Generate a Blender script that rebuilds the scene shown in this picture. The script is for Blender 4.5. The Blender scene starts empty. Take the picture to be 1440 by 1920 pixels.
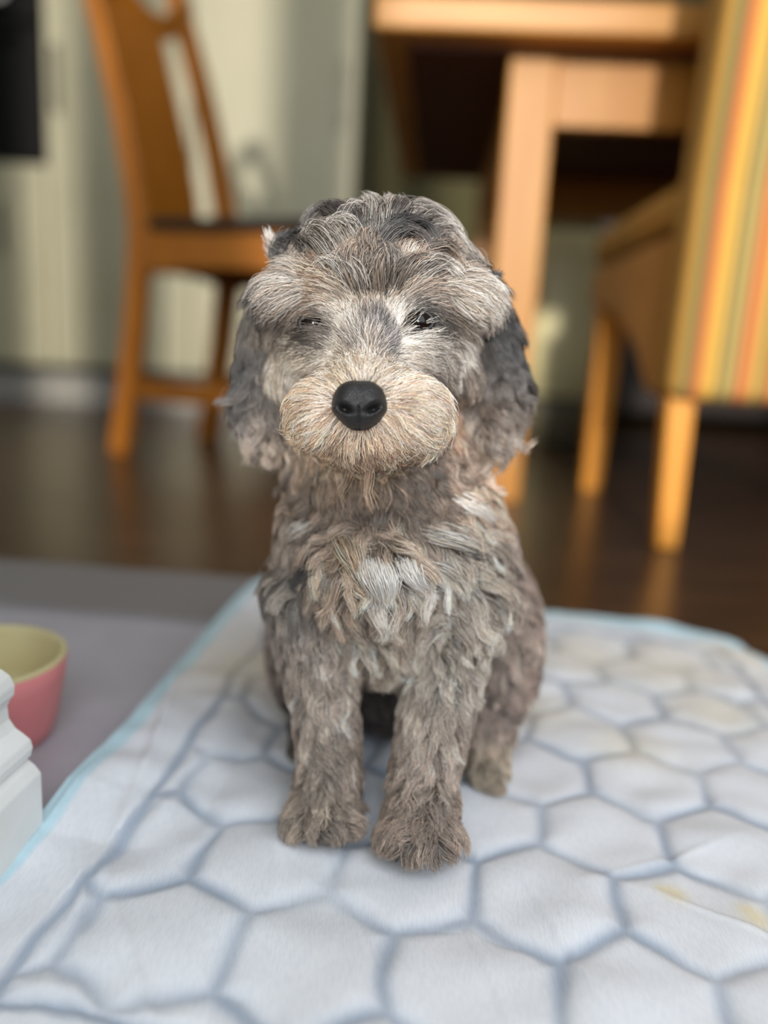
import bpy, bmesh, math
import numpy as np
from mathutils import Vector, Matrix, kdtree

S = bpy.context.scene
C = S.collection
rng = np.random.default_rng(11)

# ------------------------------------------------------------------ camera
PITCH, ROLL, FPX, CAM_H = math.radians(11.5), 0.055, 1442.0, 0.23
_F = np.array([0, math.cos(PITCH), -math.sin(PITCH)])
_R0 = np.array([1.0, 0, 0]); _U0 = np.array([0, math.sin(PITCH), math.cos(PITCH)])
_R = math.cos(ROLL) * _R0 + math.sin(ROLL) * _U0
_U = math.cos(ROLL) * _U0 - math.sin(ROLL) * _R0
EYE = np.array([0, 0, CAM_H])

cam = bpy.data.cameras.new('camera')
cam_ob = bpy.data.objects.new('camera', cam); C.objects.link(cam_ob)
cam_ob.matrix_world = Matrix(((_R[0], _U[0], -_F[0], 0), (_R[1], _U[1], -_F[1], 0), (_R[2], _U[2], -_F[2], CAM_H), (0, 0, 0, 1)))
cam.sensor_fit = 'HORIZONTAL'; cam.sensor_width = 36.0
cam.lens = FPX / 1440.0 * 36.0
cam.clip_start = 0.01
cam.dof.use_dof = True
cam.dof.focus_distance = 0.317
cam.dof.aperture_fstop = 3.1
S.camera = cam_ob

# ------------------------------------------------------------------ light and exposure
S.view_settings.view_transform = 'Standard'
S.view_settings.look = 'None'
S.view_settings.gamma = 1.0
S.view_settings.exposure = 0.0
S.view_settings.use_curve_mapping = False
world = bpy.data.worlds.new('sky'); S.world = world
world.use_nodes = True
wb = world.node_tree.nodes['Background']
wb.inputs[0].default_value = (0.86, 0.93, 1.0, 1); wb.inputs[1].default_value = 4.1

SUN_ELEV, SUN_AZ = math.radians(12.5), math.radians(5)
sun = bpy.data.lights.new('sun', 'SUN'); sun.energy = 2.7; sun.angle = math.radians(2.5); sun.color = (1.0, 0.93, 0.83)
sun_ob = bpy.data.objects.new('sun', sun); C.objects.link(sun_ob)
sd = Vector((math.sin(SUN_AZ) * math.cos(SUN_ELEV), math.cos(SUN_AZ) * math.cos(SUN_ELEV), -math.sin(SUN_ELEV)))
sun_ob.rotation_euler = sd.to_track_quat('-Z', 'Y').to_euler(); sun_ob.location = (0, -3, 3)

WIN_X0, WIN_X1, WIN_Z0, WIN_Z1, WALL_Y = -1.55, 1.5, 0.365, 2.46, -0.55
por = bpy.data.lights.new('window_daylight', 'AREA'); por.shape = 'RECTANGLE'
por.size = WIN_X1 - WIN_X0; por.size_y = WIN_Z1 - WIN_Z0
por.cycles.is_portal = True
por_ob = bpy.data.objects.new('window_daylight', por); C.objects.link(por_ob)
por_ob.location = ((WIN_X0 + WIN_X1) / 2, WALL_Y - 0.02, (WIN_Z0 + WIN_Z1) / 2)
por_ob.rotation_euler = (math.radians(90), 0, 0)

# ------------------------------------------------------------------ helpers
def at(px, py, d):
    return EYE + d * (_F + (px - 720) / FPX * _R + (960 - py) / FPX * _U)
def floor_at(px, py, h=0.0):
    v = _F + (px - 720) / FPX * _R + (960 - py) / FPX * _U
    return EYE + v * ((h - CAM_H) / v[2])
def lin(c):
    c = np.asarray(c, float) / 255.0
    return np.where(c <= 0.04045, c / 12.92, ((c + 0.055) / 1.055) ** 2.4)
def rgba(c):
    l = lin(c); return (float(l[0]), float(l[1]), float(l[2]), 1.0)

def material(name, col, rough=0.6, col2=None, scale=8.0, bump=0.0, bscale=60.0, metallic=0.0, stretch=None, spec=0.5, coords='Object'):
    m = bpy.data.materials.new(name); m.use_nodes = True
    nt = m.node_tree; b = nt.nodes['Principled BSDF']
    b.inputs['Base Color'].default_value = rgba(col); b.inputs['Roughness'].default_value = rough
    b.inputs['Metallic'].default_value = metallic; b.inputs['Specular IOR Level'].default_value = spec
    tc = nt.nodes.new('ShaderNodeTexCoord'); mp = nt.nodes.new('ShaderNodeMapping')
    nt.links.new(tc.outputs[coords], mp.inputs[0])
    if stretch: mp.inputs['Scale'].default_value = stretch
    if col2 is not None:
        n = nt.nodes.new('ShaderNodeTexNoise'); n.inputs['Scale'].default_value = scale; n.inputs['Detail'].default_value = 5
        r = nt.nodes.new('ShaderNodeValToRGB')
        r.color_ramp.elements[0].position = 0.35; r.color_ramp.elements[0].color = rgba(col)
        r.color_ramp.elements[1].position = 0.68; r.color_ramp.elements[1].color = rgba(col2)
        nt.links.new(mp.outputs[0], n.inputs['Vector']); nt.links.new(n.outputs['Fac'], r.inputs[0])
        nt.links.new(r.outputs[0], b.inputs['Base Color'])
    if bump:
        n2 = nt.nodes.new('ShaderNodeTexNoise'); n2.inputs['Scale'].default_value = bscale; n2.inputs['Detail'].default_value = 4
        bp = nt.nodes.new('ShaderNodeBump'); bp.inputs['Strength'].default_value = bump; bp.inputs['Distance'].default_value = 0.002
        nt.links.new(mp.outputs[0], n2.inputs['Vector']); nt.links.new(n2.outputs['Fac'], bp.inputs['Height'])
        nt.links.new(bp.outputs[0], b.inputs['Normal'])
    return m

def tag(o, label=None, cat=None, group=None, kind=None):
    if label: o['label'] = label
    if cat: o['category'] = cat
    if group: o['group'] = group
    if kind: o['kind'] = kind
    return o
def link_mesh(name, me, m, parent=None, bevel=0.0, smooth=False, segs=2):
    o = bpy.data.objects.new(name, me); C.objects.link(o)
    if m: me.materials.append(m)
    if parent is not None: o.parent = parent
    if smooth:
        for p in me.polygons: p.use_smooth = True
    if bevel:
        bv = o.modifiers.new('bevel', 'BEVEL'); bv.width = bevel; bv.segments = segs; bv.limit_method = 'ANGLE'
    return o
def obj(name, bm, m, parent=None, bevel=0.0, smooth=False, segs=2):
    bmesh.ops.recalc_face_normals(bm, faces=bm.faces)
    me = bpy.data.meshes.new(name); bm.to_mesh(me); bm.free()
    return link_mesh(name, me, m, parent, bevel, smooth, segs)
def empty(name, loc, rz=0.0):
    o = bpy.data.objects.new(name, None); C.objects.link(o)
    o.location = loc; o.rotation_euler = (0, 0, rz); o.empty_display_size = 0.1
    return o
def box(bm, x0, x1, y0, y1, z0, z1):
    v = [bm.verts.new((x, y, z)) for z in (z0, z1) for y in (y0, y1) for x in (x0, x1)]
    for f in ((0, 2, 3, 1), (4, 5, 7, 6), (0, 1, 5, 4), (2, 6, 7, 3), (0, 4, 6, 2), (1, 3, 7, 5)):
        bm.faces.new([v[i] for i in f])
    return bm
def boxes(*bs):
    bm = bmesh.new()
    for b in bs: box(bm, *b)
    return bm
def bar(bm, pts, wdir, w, t):
    """rectangular bar along pts; w along wdir, t across (floats or per-point lists)"""
    pts = [Vector(p) for p in pts]; wd = Vector(wdir).normalized(); n = len(pts); rings = []
    for i, p in enumerate(pts):
        tg = (pts[min(i + 1, n - 1)] - pts[max(i - 1, 0)]).normalized()
        td = tg.cross(wd).normalized()
        wi = w[i] if isinstance(w, (list, tuple)) else w
        ti = t[i] if isinstance(t, (list, tuple)) else t
        rings.append([bm.verts.new(p + wd * (a * wi / 2) + td * (b * ti / 2)) for a, b in ((-1, -1), (1, -1), (1, 1), (-1, 1))])
    for a, b in zip(rings, rings[1:]):
        for k in range(4): bm.faces.new((a[k], a[(k + 1) % 4], b[(k + 1) % 4], b[k]))
    bm.faces.new(rings[0][::-1]); bm.faces.new(rings[-1])
    return bm
def lathe(prof, n=40):
    bm = bmesh.new(); rings = []
    for r, z in prof:
        if r < 1e-6: rings.append([bm.verts.new((0, 0, z))])
        else: rings.append([bm.verts.new((r * math.cos(2 * math.pi * k / n), r * math.sin(2 * math.pi * k / n), z)) for k in range(n)])
    for a, b in zip(rings, rings[1:]):
        for k in range(n):
            if len(a) == 1 and len(b) == 1: continue
            if len(a) == 1: bm.faces.new((a[0], b[k], b[(k + 1) % n]))
            elif len(b) == 1: bm.faces.new((a[k], a[(k + 1) % n], b[0]))
            else: bm.faces.new((a[k], a[(k + 1) % n], b[(k + 1) % n], b[k]))
    return bm
def prism(profile, a0, a1, axis='y'):
    """closed 2-D profile extruded between a0 and a1"""
    bm = bmesh.new(); rr = []
    for a in (a0, a1):
        rr.append([bm.verts.new((u, a, v) if axis == 'y' else (a, u, v)) for u, v in profile])
    n = len(profile)
    for k in range(n): bm.faces.new((rr[0][k], rr[0][(k + 1) % n], rr[1][(k + 1) % n], rr[1][k]))
    bm.faces.new(rr[0][::-1]); bm.faces.new(rr[1])
    return bm

# ------------------------------------------------------------------ materials
M = {}
M['floor'] = material('dark_wood_floor', (58, 40, 27), 0.28, (84, 58, 38), 5, bump=0.15, bscale=40, stretch=(1, 6, 1))
M['wall'] = material('cream_wall', (205, 202, 186), 0.8, (212, 208, 194), 3)
M['olive'] = material('olive_wall', (78, 73, 42), 0.85, (84, 78, 47), 3)
M['ceiling'] = material('white_ceiling', (236, 234, 228), 0.9)
M['white'] = material('white_gloss_paint', (236, 236, 234), 0.45, (226, 226, 222), 30, bump=0.1, bscale=120)
M['sage'] = material('sage_cabinet_paint', (172, 166, 136), 0.5, (178, 171, 142), 4)
M['sage_dark'] = material('sage_carcass', (140, 138, 118), 0.6)
M['plinth'] = material('grey_plinth', (150, 146, 138), 0.4)
M['black'] = material('black_glass', (6, 6, 7), 0.5, spec=.12)
M['metal'] = material('brushed_metal', (190, 188, 180), 0.3, metallic=1.0)
M['pewter'] = material('dark_pewter', (90, 86, 76), 0.4, metallic=0.7)
M['oak'] = material('orange_oak', (150, 86, 8), 0.5, (164, 98, 16), 6, bump=0.1, bscale=50, stretch=(6, 6, 1))
M['oak_light'] = material('honey_oak', (214, 138, 40), 0.5, (222, 150, 52), 6, stretch=(6, 6, 1))
M['table'] = material('warm_oak_table', (178, 114, 30), 0.45, (188, 128, 42), 5, stretch=(8, 8, 1))
M['table_top'] = material('table_top_oak', (190, 128, 52), 0.4, (200, 142, 66), 5, stretch=(1, 8, 8))
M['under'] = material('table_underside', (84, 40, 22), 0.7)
M['seatpad'] = material('dark_leather', (32, 24, 20), 0.45)
M['darkwood'] = material('dark_sideboard_wood', (30, 17, 12), 0.5, (38, 22, 15), 5, stretch=(1, 1, 6))
M['bin'] = material('pale_sage_enamel', (240, 230, 178), 0.4)
M['bin_base'] = material('bin_base', (96, 90, 70), 0.5)
M['mat'] = material('grey_rubber_mat', (168, 165, 173), 0.55, (176, 173, 181), 18, bump=0.08, bscale=200)
M['mat_dark'] = material('dark_grey_rubber', (128, 124, 124), 0.6)
M['mat_edge'] = material('pale_mat_edge', (206, 208, 218), 0.4)
M['pink'] = material('pink_glaze', (226, 140, 140), 0.35, (218, 132, 134), 20)
M['cream'] = material('cream_glaze', (206, 196, 150), 0.3, (198, 184, 138), 14)

# striped fabric: stripes run down the chair, set by the local x of each piece
def stripes():
    m = bpy.data.materials.new('striped_fabric'); m.use_nodes = True
    nt = m.node_tree; b = nt.nodes['Principled BSDF']; b.inputs['Roughness'].default_value = 0.85
    tc = nt.nodes.new('ShaderNodeTexCoord'); sp = nt.nodes.new('ShaderNodeSeparateXYZ'); mr = nt.nodes.new('ShaderNodeMath')
    mr.operation = 'MULTIPLY_ADD'; mr.inputs[1].default_value = 1 / 0.15; mr.inputs[2].default_value = 0.5
    fr = nt.nodes.new('ShaderNodeMath'); fr.operation = 'FRACT'
    r = nt.nodes.new('ShaderNodeValToRGB'); r.color_ramp.interpolation = 'EASE'
    cs = [(0.0, (214, 160, 70)), (0.05, (210, 154, 66)), (0.09, (112, 110, 58)), (0.13, (120, 116, 64)), (0.17, (206, 104, 48)), (0.22, (214, 116, 56)),
          (0.26, (238, 186, 74)), (0.33, (236, 184, 78)), (0.37, (112, 98, 52)), (0.41, (214, 180, 104)), (0.45, (96, 108, 58)), (0.49, (212, 186, 108)),
          (0.54, (200, 74, 38)), (0.60, (222, 140, 72)), (0.66, (232, 178, 80)), (0.71, (120, 124, 64)), (0.76, (214, 150, 74)), (0.81, (188, 80, 46)),
          (0.86, (228, 174, 84)), (0.91, (116, 110, 62)), (0.96, (214, 164, 80))]
    cs = [(p, tuple(.76 * a + .13 * b for a, b in zip(c, (208, 160, 92)))) for p, c in cs]
    els = r.color_ramp.elements
    els[0].position = 0; els[0].color = rgba(cs[0][1]); els[1].position = cs[-1][0]; els[1].color = rgba(cs[-1][1])
    for p, c in cs[1:-1]:
        e = els.new(p); e.color = rgba(c)
    nt.links.new(tc.outputs['Object'], sp.inputs[0]); nt.links.new(sp.outputs['X'], mr.inputs[0])
    nt.links.new(mr.outputs[0], fr.inputs[0]); nt.links.new(fr.outputs[0], r.inputs[0]); nt.links.new(r.outputs[0], b.inputs['Base Color'])
    return m
M['stripe'] = stripes()
M['stripe_side'] = material('gold_side_fabric', (206, 150, 80), 0.9, (194, 142, 76), 20)

# ------------------------------------------------------------------ the room
def struct(name, bm, m, parent=None, bevel=0.0):
    o = obj(name, bm, m, parent, bevel)
    if parent is None: o['kind'] = 'structure'
    return o
X0, X1, Y1, ZC = -2.3, 2.7, 3.55, 2.6
struct('floor', boxes((X0 - .1, X1 + .1, WALL_Y - .1, Y1 + .1, -.08, 0)), M['floor'])
struct('ceiling', boxes((X0 - .1, X1 + .1, WALL_Y - .1, Y1 + .1, ZC, ZC + .08)), M['ceiling'])
struct('wall_back', boxes((X0 - .1, X1 + .1, Y1, Y1 + .1, 0, ZC)), M['olive'])
struct('wall_right', boxes((X1, X1 + .1, WALL_Y - .1, Y1, 0, ZC)), M['wall'])
struct('wall_left', boxes((X0 - .1, X0, WALL_Y - .1, Y1, 0, ZC)), M['wall'])
struct('wall_front_sun_mask', boxes((X0, WIN_X0, WALL_Y - .1, WALL_Y, 0, ZC), (WIN_X1, X1, WALL_Y - .1, WALL_Y, 0, ZC),  # unseen wall, its sill and openings shaped to gate the sun
                           (WIN_X0, WIN_X1, WALL_Y - .1, WALL_Y, 0, WIN_Z0), (WIN_X0, WIN_X1, WALL_Y - .1, WALL_Y, WIN_Z1, ZC),
                           (-1.38, -1.08, WALL_Y - .1, WALL_Y, WIN_Z0, WIN_Z1), (-.72, -.46, WALL_Y - .1, WALL_Y, WIN_Z0, WIN_Z1)), M['wall'])  # piers added out of view to shade cabinets and wooden chair
# the short wall that ends beside the pad, and its moulded skirting
nib = struct('wall_nib', boxes((-.32, -.192, WALL_Y, .300, 0, ZC)), M['wall'])
prof = [(-.040, 0), (0, 0), (0, .031), (-.003, .0345), (-.0065, .0355), (-.0045, .0375), (-.0035, .041), (-.0045, .0445), (-.008, .047), (-.0115, .049),
        (-.0145, .053), (-.0150, .0585), (-.0135, .0615), (-.0115, .064), (-.0110, .068), (-.0130, .072), (-.017, .0745), (-.022, .0755), (-.040, .0755)]
sk = prism(prof, -.60, 0, 'y')
prof = [(x, z * (1.10 if z > .035 else 1.06)) for x, z in prof]; sk = prism(prof, -.60, 0, 'y')
sko = struct('baseboard_left', sk, M['white'], None, 0.0008)
sko.location = (-.1515, .323, 0); sko.rotation_euler = (0, 0, -math.radians(6))

# kitchen units along the far side
def cabinet(name, x0, x1, label, doors, z1=2.1, extra=None):
    t = empty(name, ((x0 + x1) / 2, 2.72, 0)); w = (x1 - x0) / 2
    tag(t, label, 'cabinet')
    obj('carcass', boxes((-w, w, .02, .55, .13, z1)), M['sage_dark'], t)
    obj('plinth', boxes((-w, w, .05, .09, 0, .105)), M['plinth'], t)
    for (a, b, hx, hz0, hz1) in doors:
        d = obj('door', boxes((-w + .003, w - .003, 0, .02, a, b)), M['sage'], t, .003)
        p = obj('raised_frame', boxes((-w + .003, -w + .06, -.006, 0, a, b), (w - .06, w - .003, -.006, 0, a, b),
                                      (-w + .06, w - .06, -.006, 0, a, a + .06), (-w + .06, w - .06, -.006, 0, b - .06, b)), M['sage'], d)
        h = obj('handle', bar(bmesh.new(), [(hx, -.006, hz0), (hx, -.03, hz0 + .012), (hx, -.03, hz1 - .012), (hx, -.006, hz1)], (1, 0, 0), .012, .01), M['pewter'], d)
    return t
cabinet('oven_housing', -1.84, -1.18, 'sage kitchen cabinet under the built-in black oven', [(.14, .785, .18, .50, .66)], .788)
cabinet('tall_cabinet', -1.175, -.70, 'tall sage kitchen cabinet behind the wooden chair backrest', [(.14, 2.08, -.2, .95, 1.15)])
cabinet('tall_cabinet', -.695, -.16, 'tall sage kitchen cabinet standing last before the olive wall', [(.14, 2.08, .22, .95, 1.15)])
ov = empty('oven', (-1.51, 2.72, .79)); tag(ov, 'black built-in oven with a round knob above the sage cabinet', 'oven')
obj('body', boxes((-.328, .328, .02, .55, 0, 1.2)), M['black'], ov)
od = obj('door', boxes((-.325, .325, 0, .02, .005, .42)), M['black'], ov, .004)
obj('handle', bar(bmesh.new(), [(-.25, 0, .38), (-.25, -.035, .38), (.25, -.035, .38), (.25, 0, .38)], (0, 0, 1), .014, .014), M['black'], od)
obj('control_panel', boxes((-.325, .325, 0, .02, .43, .56)), M['black'], ov, .004)
kb = lathe([(0, .03), (.022, .03), (.026, .024), (.028, 0), (0, 0)], 24)
bmesh.ops.rotate(kb, cent=(0, 0, 0), matrix=Matrix.Rotation(math.pi / 2, 3, 'X'), verts=kb.verts)
ko = obj('knob', kb, M['metal'], ov, smooth=True); ko.location = (.20, 0, .495)

# dark sideboard far behind the table
sb = empty('sideboard', (1.55, 3.12, 0)); tag(sb, 'dark brown wooden sideboard in the shade behind the dining table', 'sideboard')
obj('body', boxes((-.88, .88, 0, .36, .06, 1.28)), M['darkwood'], sb, .004)
obj('top', boxes((-.9, .9, -.02, .38, 1.28, 1.32)), M['darkwood'], sb, .004)
for k in range(4):
    d = obj('door', boxes((-.87 + k * .435, -.445 + k * .435, -.018, 0, .08, 1.26)), M['darkwood'], sb, .003)
    obj('knob', boxes((-.87 + k * .435 + .36, -.87 + k * .435 + .38, -.04, -.018, .66, .68)), M['pewter'], d, .004)
for sx in (-.82, .82):
    for sy in (.05, .31): obj('foot', boxes((sx - .03, sx + .03, sy - .03, sy + .03, 0, .06)), M['darkwood'], sb)

# pale bin behind the table leg
bn = empty('pedal_bin', tuple(at(1030, 740, 2.35)[:2]) + (0,)); tag(bn, 'pale sage round-topped bin standing behind the table leg', 'bin')
obj('base', lathe([(0, 0), (.150, 0), (.152, .10), (.146, .14), (0, .14)]), M['bin_base'], bn, smooth=True)
obj('drum', lathe([(0, .14), (.140, .14), (.150, .30), (.150, .50), (.146, .56), (.128, .60), (0, .60)]), M['bin'], bn, smooth=True)
obj('lid', lathe([(0, .60), (.105, .60), (.110, .66), (.098, .71), (.06, .735), (0, .74)]), M['sage_dark'], bn, smooth=True)
obj('pedal', boxes((-.03, .03, -.19, -.14, .02, .035)), M['bin_base'], bn, .004)

# ------------------------------------------------------------------ dining table
tb = empty('dining_table', (-.055, 1.22, 0), -math.radians(3.0)); tag(tb, 'warm oak dining table with a thick top and square legs', 'table')
TH, AB, LX, LW = .735, .588, .205, .072
obj('table_top', boxes((0, 1.7, 0, .95, TH - .045, TH)), M['table_top'], tb, .006)
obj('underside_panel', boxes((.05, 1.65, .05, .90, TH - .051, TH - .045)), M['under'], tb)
for (x, y) in ((LX, .065), (LX, .80), (1.43, .065), (1.43, .80)):
    obj('leg', boxes((x, x + LW, y, y + LW, 0, TH - .051)), M['table'], tb, .004)
obj('apron', boxes((LX + LW, 1.43, .072, .097, AB, TH - .051)), M['table'], tb, .002)
obj('apron', boxes((LX + LW, 1.43, .842, .867, AB, TH - .051)), M['table'], tb, .002)
obj('apron', boxes((LX + .01, LX + .035, .065 + LW, .80, AB, TH - .051)), M['table'], tb, .002)
obj('apron', boxes((1.469, 1.494, .065 + LW, .80, AB, TH - .051)), M['table'], tb, .002)

# ------------------------------------------------------------------ striped upholstered chair
pr = floor_at(1240, 1028); pf = floor_at(1103, 918)
fw = (pf - pr); ang = math.atan2(fw[1], fw[0]) - math.pi / 2
ch = empty('upholstered_chair', (pr[0] + .205, pr[1], 0), ang * .6); tag(ch, 'upholstered dining chair in striped fabric on honey oak legs', 'chair')
SD = .47
W = .225
for sx in (-1, 1):
    obj('leg', bar(bmesh.new(), [(sx * .200, 0.0, 0), (sx * .203, .015, .24)], (1, 0, 0), [.028, .036], [.028, .036]), M['oak_light'], ch, .003)
    obj('leg', bar(bmesh.new(), [(sx * .195, SD - .01, 0), (sx * .195, SD - .03, .34)], (1, 0, 0), [.034, .046], [.034, .046]), M['oak_light'], ch, .003)
# back: a thick padded slab, leaning a little
bb = bmesh.new()
bar(bb, [(0, .012, .195), (0, .012, .45), (0, -.02, .75), (0, -.07, 1.05)], (1, 0, 0), W * 2, [.075, .085, .085, .07])
obj('backrest', bb, M['stripe'], ch, .018, segs=4)
# seat side rails swoop down toward the back
pt = [(.06, .195), (.10, .20), (.17, .255), (.27, .30), (.36, .325), (SD + .02, .335), (SD + .03, .36), (SD + .03, .405), (.045, .405), (.045, .195)]
obj('seat_base', prism(pt, -W + .004, W - .004, 'x'), M['stripe_side'], ch, .008, segs=3)
cs_ = bmesh.new(); box(cs_, -W + .002, W - .002, .055, SD + .045, .407, .475)
obj('seat_cushion', cs_, M['stripe'], ch, .024, segs=4)

# ------------------------------------------------------------------ wooden side chair
n_ = floor_at(226, 850); f_ = floor_at(362, 828)
wv = f_ - n_; rz = math.atan2(wv[1], wv[0]) - math.pi / 2
wid = .36
wc = empty('wooden_chair', (n_[0], n_[1], 0), rz); tag(wc, 'orange oak chair with curved splat back and dark seat pad', 'chair')
# local frame: +x is the way the chair faces, +y runs from the near side to the far side
def leanx(z):
    if z < .45: return .055 - .055 * ((.45 - z) / .45) ** 1.5
    return .055 - .155 * ((z - .45) / .58) ** 1.35
zz = [0, .12, .25, .38, .45, .55, .66, .78, .90, 1.03]
for y, pw_ in ((0.0, .032), (wid - .012, .056)):
    obj('back_post', bar(bmesh.new(), [(leanx(z), y, z) for z in zz], (0, 1, 0), pw_, [.040, .040, .040, .042, .042, .040, .036, .034, .032, .030]), M['oak'], wc, .004)
for y in (0.0, wid):
    obj('front_leg', bar(bmesh.new(), [(.45, y, 0), (.44, y, .42)], (0, 1, 0), .036, .04), M['oak'], wc, .004)
obj('splat', bar(bmesh.new(), [(leanx(z) + .004, .112, z) for z in (.42, .55, .66, .78, .88)], (0, 1, 0), [.20, .195, .19, .185, .19], .014), M['oak'], wc, .003)
arch = [(leanx(.88 + .07 * ((k - 5) / 5) ** 2), .016 + (wid - .032) * k / 10, .885 + .09 * ((k - 5) / 5) ** 2) for k in range(11)]
obj('back_rail', bar(bmesh.new(), arch, (1, 0, 0), .022, .045), M['oak'], wc, .003)
cr = [(leanx(1.03), .0 + wid * k / 8, 1.035 + .03 * math.sin(math.pi * k / 8)) for k in range(9)]
obj('crest_rail', bar(bmesh.new(), cr, (1, 0, 0), .024, .06), M['oak'], wc, .004)
def apron(name, p0, p1):
    d = Vector(p1) - Vector(p0)
    bm = bmesh.new(); pts = [Vector(p0) + d * (k / 8) + Vector((0, 0, .004 * math.sin(math.pi * k / 8))) for k in range(9)]
    bar(bm, pts, (0, 0, 1), [.078 - .016 * math.sin(math.pi * k / 8) for k in range(9)], .022)
    return obj(name, bm, M['oak'], wc, .002)
apron('seat_rail', (.07, 0, .402), (.425, 0, .402)); apron('seat_rail', (.07, wid, .402), (.425, wid, .402))
apron('seat_rail', (.055, .018, .402), (.055, wid - .018, .402)); apron('seat_rail', (.44, .018, .402), (.44, wid - .018, .402))
obj('seat_pad', boxes((.075, .47, -.012, wid + .012, .443, .466)), M['seatpad'], wc, .008, segs=3)
for y in (0.0, wid):
    obj('stretcher', bar(bmesh.new(), [(.05, y, .135), (.43, y, .135)], (0, 0, 1), .042, .022), M['oak'], wc, .003)
obj('stretcher', bar(bmesh.new(), [(.24, .011, .135), (.24, wid - .011, .135)], (0, 0, 1), .034, .022), M['oak'], wc, .003)

# ------------------------------------------------------------------ grey feeding mat and bowl
mt = empty('feeding_mat', (-.36, .48, 0), -math.radians(4)); tag(mt, 'smooth grey rubber mat lying under the pink bowl', 'mat')
def sheet(x0, x1, y0, y1, z0, z1, rad=.02):
    bm = bmesh.new(); pts = []
    for cx, cy, a0 in ((x1 - rad, y1 - rad, 0), (x0 + rad, y1 - rad, 90), (x0 + rad, y0 + rad, 180), (x1 - rad, y0 + rad, 270)):
        for k in range(6):
            a = math.radians(a0 + k * 18); pts.append((cx + rad * math.cos(a), cy + rad * math.sin(a)))
    a = [bm.verts.new((x, y, z0)) for x, y in pts]; b = [bm.verts.new((x, y, z1)) for x, y in pts]
    n = len(pts)
    for k in range(n): bm.faces.new((a[k], a[(k + 1) % n], b[(k + 1) % n], b[k]))
    bm.faces.new(a[::-1]); bm.faces.new(b)
    return bm
obj('mat_sheet', sheet(-.30, .255, -.131, .272, 0, .004), M['mat'], mt)
E = [(-.31, 0), (.262, 0)]
obj('near_lip', bar(bmesh.new(), [(-.305, -.134, .0028), (.225, -.134, .0028), (.245, -.128, .0028), (.256, -.110, .0028)], (0, 0, 1), .0056, .005), M['mat_edge'], mt, .001)
ramp = prism([(.135, .0042), (.140, .0075), (.146, .008), (.272, .0055), (.275, .0042)], -.30, .25, 'x')
obj('far_border', ramp, M['mat_dark'], mt, .001)

bc = floor_at(-40, 1386, .004)
bo = empty('pet_bowl', (bc[0] - .002, bc[1] + .003, .0045)); bo.scale = (.93, .93, .84); tag(bo, 'small ceramic pet bowl, pink outside and cream inside, on the grey mat', 'bowl')
obj('outer_wall', lathe([(0, .002), (.036, .002), (.040, 0), (.043, .002), (.046, .012), (.0515, .045), (.0525, .055), (.0518, .0565)], 64), M['pink'], bo, smooth=True)
obj('glazed_inside', lathe([(.0521, .0563), (.0525, .0578), (.0512, .0592), (.0492, .0588), (.0478, .056), (.0455, .030), (.041, .013), (.030, .008), (0, .007)], 64), M['cream'], bo, smooth=True)

# ------------------------------------------------------------------ the quilted pad
PADROT = math.radians(-6.6)
pu = np.array([math.cos(PADROT), math.sin(PADROT)]); pv = np.array([math.sin(PADROT), -math.cos(PADROT)])
PFL = np.array([-.1165, .716]); PW, PL = .452, .60
HS = .0358                                     # hexagon side
hexc = np.array([.1167, .344]) - PFL
h0u, h0v = float(hexc @ pu), float(hexc @ pv)
def hex_edge_dist(u, v):
    """distance to the nearest joint of a pointy-topped honeycomb"""
    w = HS * math.sqrt(3); x = u - h0u; y = v - h0v
    best = np.full(u.shape, 9.0); second = np.full(u.shape, 9.0)
    r0 = np.round(y / (1.5 * HS))
    for dr in (-1, 0, 1):
        r = r0 + dr; off = np.where(np.mod(r, 2) == 0, 0, .5) * w
        q0 = np.round((x - off) / w)
        for dq in (-1, 0, 1):
            dd = np.hypot(x - off - (q0 + dq) * w, y - r * 1.5 * HS)
            sw = dd < best
            second = np.where(sw, best, np.minimum(second, dd)); best = np.where(sw, dd, best)
    return (second - best) / 2 * 1.1
def wob(x, y, f, ph):
    return (np.sin(x * f + ph) * np.cos(y * f * 1.3 + 1.7 * ph) + .5 * np.sin(x * f * 2.3 + y * f * 1.7 + ph * 3)) / 1.5
nu, nv = 380, 500
uu, vv = np.meshgrid(np.linspace(0, PW, nu), np.linspace(0, PL, nv))
ub = uu + .0030 * wob(uu, vv, 43, .3) + .0010 * wob(uu, vv, 120, 1.3); vb = vv + .0028 * wob(uu, vv, 39, 2.1) + .0010 * wob(uu, vv, 110, .3)
dist = hex_edge_dist(ub, vb)
SEAM_L, SEAM_F, SEAM_B, SEAM_R = .044, .489, .040, PW - .036
ins = (ub > SEAM_L) & (ub < SEAM_R) & (vb < SEAM_F) & (vb > SEAM_B)
seam = np.minimum(np.minimum(abs(ub - SEAM_L), abs(ub - SEAM_R)), np.minimum(abs(vb - SEAM_F), abs(vb - SEAM_B)))
in_box = (ub > SEAM_L - .004) & (ub < SEAM_R + .004) & (vb < SEAM_F + .004) & (vb > SEAM_B - .004)
dist = np.where(ins, dist, 9.0)
dist = np.where(in_box, np.minimum(dist, seam), dist)
gw = .0040 + .0010 * wob(uu, vv, 90, 1.1)
groove = np.exp(-(dist / gw) ** 2) * np.clip(.85 + .5 * wob(uu, vv, 33, 2.7), .35, 1)
groove = np.where(in_box & (seam < .012), np.maximum(groove, np.exp(-(seam / .0030) ** 2)), groove)
edge = np.minimum(np.minimum(uu, PW - uu), np.minimum(vv, PL - vv))
puff = np.where(ins, 1 - np.exp(-(np.minimum(dist, .03) / .010) ** 1.5), .3)
puff = puff * np.clip(edge / .03, 0, 1)
hz = .0035 + .0022 * puff - .0011 * groove
wr = np.zeros(uu.shape)
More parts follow.
